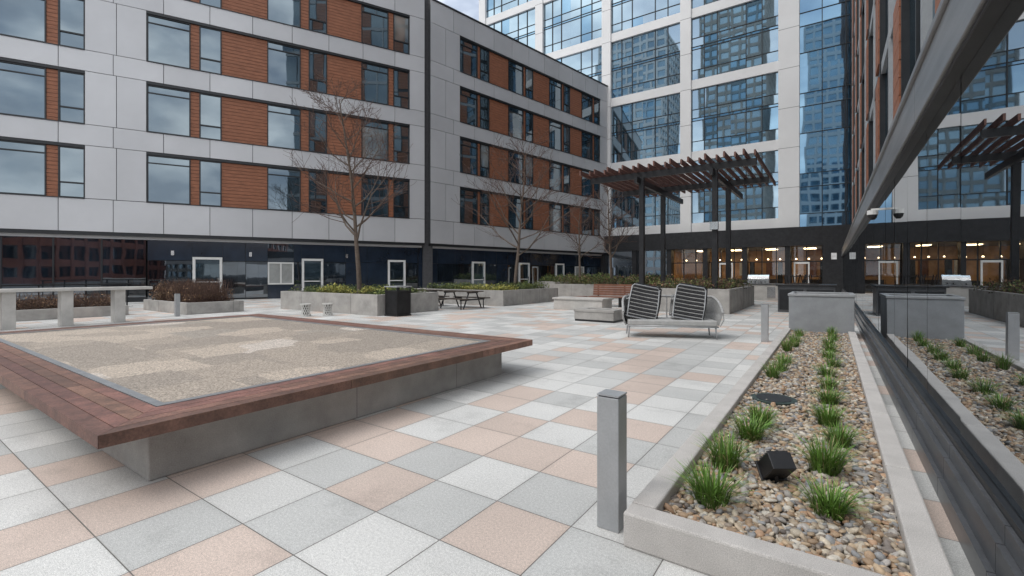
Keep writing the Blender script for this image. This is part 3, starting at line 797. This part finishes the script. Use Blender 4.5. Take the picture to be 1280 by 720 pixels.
def woven_chair(px, yaw, lean, roll):
    e = empty('stacked_woven_chair'); 
    for s in range(2):
        m = MB(); m.M = T @ Matrix.Translation((px+s*.06, -.24+s*.16, .44+s*.02)) @ Matrix.Rotation(yaw,4,'Z') @ Matrix.Rotation(roll,4,'Y') @ Matrix.Rotation(-lean,4,'X')
        W = .33
        m.tube([(-W,0,0),(-W*1.04,0,.40),(-W*.98,0,.74),(-W*.85,0,.79),(W*.85,0,.79),(W*.98,0,.74),(W*1.04,0,.40),(W,0,0),(-W,0,0)],[.016]*9,'metal_grey' if s == 0 else 'black_metal',6)
        for q in range(17):
            z = .03+q*.0455; w = W*1.02
            m.tube([(-w,.015,z),(0,.05,z),(w,.015,z)],[.017]*3,'rope_stripe' if q % 2 else 'rope',6)
        m.box(-W,W,.07,.08,.02,.74,'rope')
        for q in range(9): m.tube([(-W,.08+q*.055,.02+q*.012),(W,.08+q*.055,.02+q*.012)],[.015]*2,'rope',5)
        for x in (-W, W):
            m.tube([(x,.02,.0),(x,.50,.10)],[.014]*2,'metal_grey',6); m.tube([(x,.50,.10),(x*1.05,.42,.58)],[.012]*2,'metal_grey',6)
            m.tube([(x,.0,.42),(x*1.1,.3,.46),(x,.50,.34)],[.018]*3,'rope_light',6)
        m.build('chair_%d' % s, e)
woven_chair(-.68, .10, .22, .20); woven_chair(.36, .0, .22, .17)

e = empty('litter_bin'); m = MB(); cx, cy = -12.75,11.35
for i in range(14):
    x = cx-.3+.6*i/13; m.box(x-.017,x+.017,cy-.31,cy-.29,.06,.86,'black_metal'); m.box(cx+.29,cx+.31,cy-.3+.6*i/13-.017,cy-.3+.6*i/13+.017,.06,.86,'black_metal')
m.box(cx-.28,cx+.28,cy-.28,cy+.28,.03,.86,'joint'); m.box(cx-.33,cx+.33,cy-.33,cy+.33,.86,.90,'black_metal'); m.box(cx-.33,cx+.33,cy-.33,cy+.33,0,.05,'black_metal')
for x in (-.3,.3):
    for y in (-.3,.3): m.box(cx+x-.02,cx+x+.02,cy+y-.02,cy+y+.02,.9,1.02,'black_metal')
m.box(cx-.34,cx+.34,cy-.34,cy+.34,1.02,1.06,'metal_grey'); m.build('body', e)

def stool(x, y):
    e = empty('garden_stool'); m = MB()
    m.tube([(x,y,z) for z in (0,.04)],[.17,.18],'stool_white',20); m.tube([(x,y,z) for z in (.40,.44)],[.18,.19],'stool_white',20)
    for i in range(12):
        for sgn in (1,-1):
            pts = []
            for k in range(6):
                t = k/5; a = 6.283*i/12+sgn*t*1.2; r = .17-.045*math.sin(math.pi*t); pts.append((x+r*math.cos(a),y+r*math.sin(a),.03+.38*t))
            m.tube(pts,[.012]*6,'stool_white',4)
    m.tube([(x,y,.03),(x,y,.4)],[.09,.09],'wood_dark',10); m.build('body', e)
stool(-15.25,9.35); stool(-14.85,9.95)

def picnic(x, y, L=1.9):
    e = empty('picnic_table'); m = MB()
    for q in range(5): m.box(x-L/2,x+L/2,y-.4+q*.16,y-.25+q*.16,.72,.76,'wood_dark')
    for s in (-1,1):
        for q in range(2): m.box(x-L/2,x+L/2,y+s*.72-.15+q*.15,y+s*.72-.01+q*.15,.42,.46,'wood_dark')
    for xx in (x-L/2+.3,x+L/2-.3):
        m.box(xx-.03,xx+.03,y-.8,y+.8,.36,.42,'black_metal'); m.box(xx-.03,xx+.03,y-.35,y+.35,.66,.72,'black_metal')
        for s in (-1,1): m.tube([(xx,y+s*.6,0),(xx,y+s*.25,.7)],[.03,.03],'black_metal',6); m.tube([(xx,y+s*.75,0),(xx,y+s*.75,.4)],[.025,.025],'black_metal',6)
    m.build('frame_and_planks', e)
picnic(-13.3,15.4); picnic(-15.7,15.4)

e = empty('concrete_bar_table'); m = MB()
m.box(-18.55,-17.95,-1.5,5.75,1.0,1.09,'concrete_light')
for y in (.3,1.45,2.6,3.75,4.95): m.box(-18.45,-18.05,y-.13,y+.13,0,1.0,'concrete_light')
m.build('table', e, bevel=.01)
e = empty('steel_guardrail'); m = MB()
for i in range(9):
    y = -1+i*1.3; m.box(-24.03,-23.97,y-.02,y+.02,0,1.05,'black_metal')
m.box(-24.04,-23.96,-1.1,7.0,1.05,1.1,'black_metal')
for z in (.15,.33,.51,.69,.87): m.box(-24.01,-23.99,-1.1,7.0,z-.008,z+.008,'black_metal')
m.build('rails', e)
planter(-23.2,-21.0,1.0,6.0,.35)
shrub(-23,-21.2,1.2,5.8,.3,.85,7000,.05,brown,.35,'hedge_shrub',900)

e = empty('outdoor_kitchen_counter'); m = MB(); m.box(-5.2,-2.4,29.6,30.4,0,.88,'concrete_light'); m.box(-5.25,-2.35,29.55,30.45,.88,.94,'black_stone'); m.build('counter', e, bevel=.01)
m = MB(); m.box(-5.0,-4.2,29.58,29.6,.15,.75,'steel'); m.box(-3.0,-2.6,29.58,29.6,.15,.75,'steel'); m.build('cabinet_doors', e)
e = empty('barbecue_grill'); m = MB(); m.box(-4.0,-2.9,29.6,30.2,.94,1.14,'steel')
m.tube([(-3.98,29.92,1.16),(-2.92,29.92,1.16)],[.28,.28],'steel',18); m.tube([(-3.8,29.58,1.2),(-3.1,29.58,1.2)],[.02,.02],'steel',8)
for x in (-3.8,-3.6,-3.3,-3.1): m.tube([(x,29.6,1.03),(x,29.55,1.03)],[.035,.03],'black_metal',10)
m.build('body', e)
e = empty('bar_counter'); m = MB(); m.box(-1.75,.1,20.9,22.6,0,1.02,'black_stone'); m.box(-1.82,.16,20.82,22.7,1.02,1.08,'black_metal')
m.box(-1.7,-.9,20.88,20.9,.1,.9,'frame_dark'); m.box(-.8,.05,20.88,20.9,.1,.9,'frame_dark'); m.build('body', e, bevel=.01)
def upchair(x, y, z, yaw):
    e = empty('upturned_stool'); m = MB(); m.M = Matrix.Translation((x,y,z)) @ Matrix.Rotation(yaw,4,'Z')
    m.box(-.2,.2,-.2,.2,.0,.04,'wood_dark')
    for a in (-1,1):
        for b in (-1,1): m.tube([(a*.17,b*.17,.04),(a*.22,b*.24,.38)],[.018,.016],'black_metal',5)
    m.tube([(-.21,-.22,.3),(.21,-.22,.3)],[.012]*2,'black_metal',5); m.tube([(-.21,.22,.3),(.21,.22,.3)],[.012]*2,'black_metal',5)
    m.build('stool', e)
upchair(-1.3,21.3,1.08,.3); upchair(-.7,21.5,1.08,.9); upchair(-1.1,22.2,1.08,.1)
def dchair(x, y, yaw):
    e = empty('patio_chair'); m = MB(); m.M = Matrix.Translation((x,y,0)) @ Matrix.Rotation(yaw,4,'Z')
    m.box(-.23,.23,-.22,.22,.43,.46,'rope')
    for a in (-1,1):
        m.tube([(a*.22,-.2,0),(a*.22,-.2,.44)],[.014]*2,'black_metal',6); m.tube([(a*.22,.22,0),(a*.22,.2,.44),(a*.2,.28,.86)],[.014]*3,'black_metal',6)
    for q in range(6): m.box(-.2,.2,.21+q*.012,.225+q*.012,.5+q*.06,.54+q*.06,'rope')
    m.build('chair', e)
dchair(-1.7,25.5,.4); dchair(-.6,27,-.6); dchair(-1.9,28,2.5); dchair(-8.2,30,1.2)
e = empty('patio_table'); m = MB(); m.tube([(-1.2,26.6,0),(-1.2,26.6,.72)],[.04,.04],'black_metal',8); m.tube([(-1.2,26.6,.72),(-1.2,26.6,.75)],[.5,.5],'wood_dark',24); m.tube([(-1.2,26.6,0),(-1.2,26.6,.03)],[.28,.28],'black_metal',16); m.build('table', e)

# ------------------------------------------------------------ world, sun, camera
w = bpy.data.worlds.new('World'); scene.world = w; w.use_nodes = True
nt = w.node_tree; N = nt.nodes; L = nt.links; bg = N['Background']; out = N['World Output']
SE, SR = math.radians(52), math.radians(205)
sky = N.new('ShaderNodeTexSky'); sky.sky_type = 'NISHITA'; sky.sun_disc = False; sky.sun_elevation = SE; sky.sun_rotation = SR; sky.dust_density = 2
L.new(sky.outputs[0], bg.inputs[0]); bg.inputs[1].default_value = .15
tc = N.new('ShaderNodeTexCoord'); mp = N.new('ShaderNodeMapping'); mp.inputs['Scale'].default_value = (1,1,2.2); L.new(tc.outputs['Generated'], mp.inputs[0])
n1 = N.new('ShaderNodeTexNoise'); n1.inputs['Scale'].default_value = 3.2; n1.inputs['Detail'].default_value = 5; n1.inputs['Roughness'].default_value = .58; L.new(mp.outputs[0], n1.inputs['Vector'])
r1 = N.new('ShaderNodeMapRange'); r1.inputs['From Min'].default_value = .36; r1.inputs['From Max'].default_value = .52; r1.inputs['To Min'].default_value = .42; L.new(n1.outputs['Fac'], r1.inputs['Value'])
n2 = N.new('ShaderNodeTexNoise'); n2.inputs['Scale'].default_value = 6; n2.inputs['Detail'].default_value = 5; L.new(mp.outputs[0], n2.inputs['Vector'])
cr = N.new('ShaderNodeValToRGB'); cr.color_ramp.elements[0].position = .38; cr.color_ramp.elements[0].color = (.50,.54,.60,1); cr.color_ramp.elements[1].position = .6; cr.color_ramp.elements[1].color = (1.0,1.0,1.0,1)
L.new(n2.outputs['Fac'], cr.inputs[0])
b2 = N.new('ShaderNodeBackground'); b2.inputs[1].default_value = 2.15; L.new(cr.outputs[0], b2.inputs[0])
mx = N.new('ShaderNodeMixShader'); L.new(r1.outputs[0], mx.inputs[0]); L.new(bg.outputs[0], mx.inputs[1]); L.new(b2.outputs[0], mx.inputs[2]); L.new(mx.outputs[0], out.inputs[0])
sd = bpy.data.lights.new('sun', 'SUN'); sd.energy = 1.5; sd.angle = math.radians(28); sd.color = (1,.96,.91)
so = bpy.data.objects.new('sun', sd); COL.objects.link(so)
dirv = Vector((math.sin(SR)*math.cos(SE), math.cos(SR)*math.cos(SE), math.sin(SE)))
so.rotation_euler = dirv.to_track_quat('Z','Y').to_euler(); so.location = (0,0,60)

cd = bpy.data.cameras.new('camera'); cam = bpy.data.objects.new('camera', cd); COL.objects.link(cam)
cam.location = (0,0,1.5); cam.rotation_euler = (math.radians(90),0,math.atan(400/581))
cd.sensor_width = 36; cd.lens = 36*581/1280; cd.shift_y = -18/1280; cd.clip_start = .05; cd.clip_end = 2000
scene.camera = cam
scene.view_settings.view_transform = 'Standard'; scene.view_settings.look = 'None'; scene.view_settings.exposure = 0
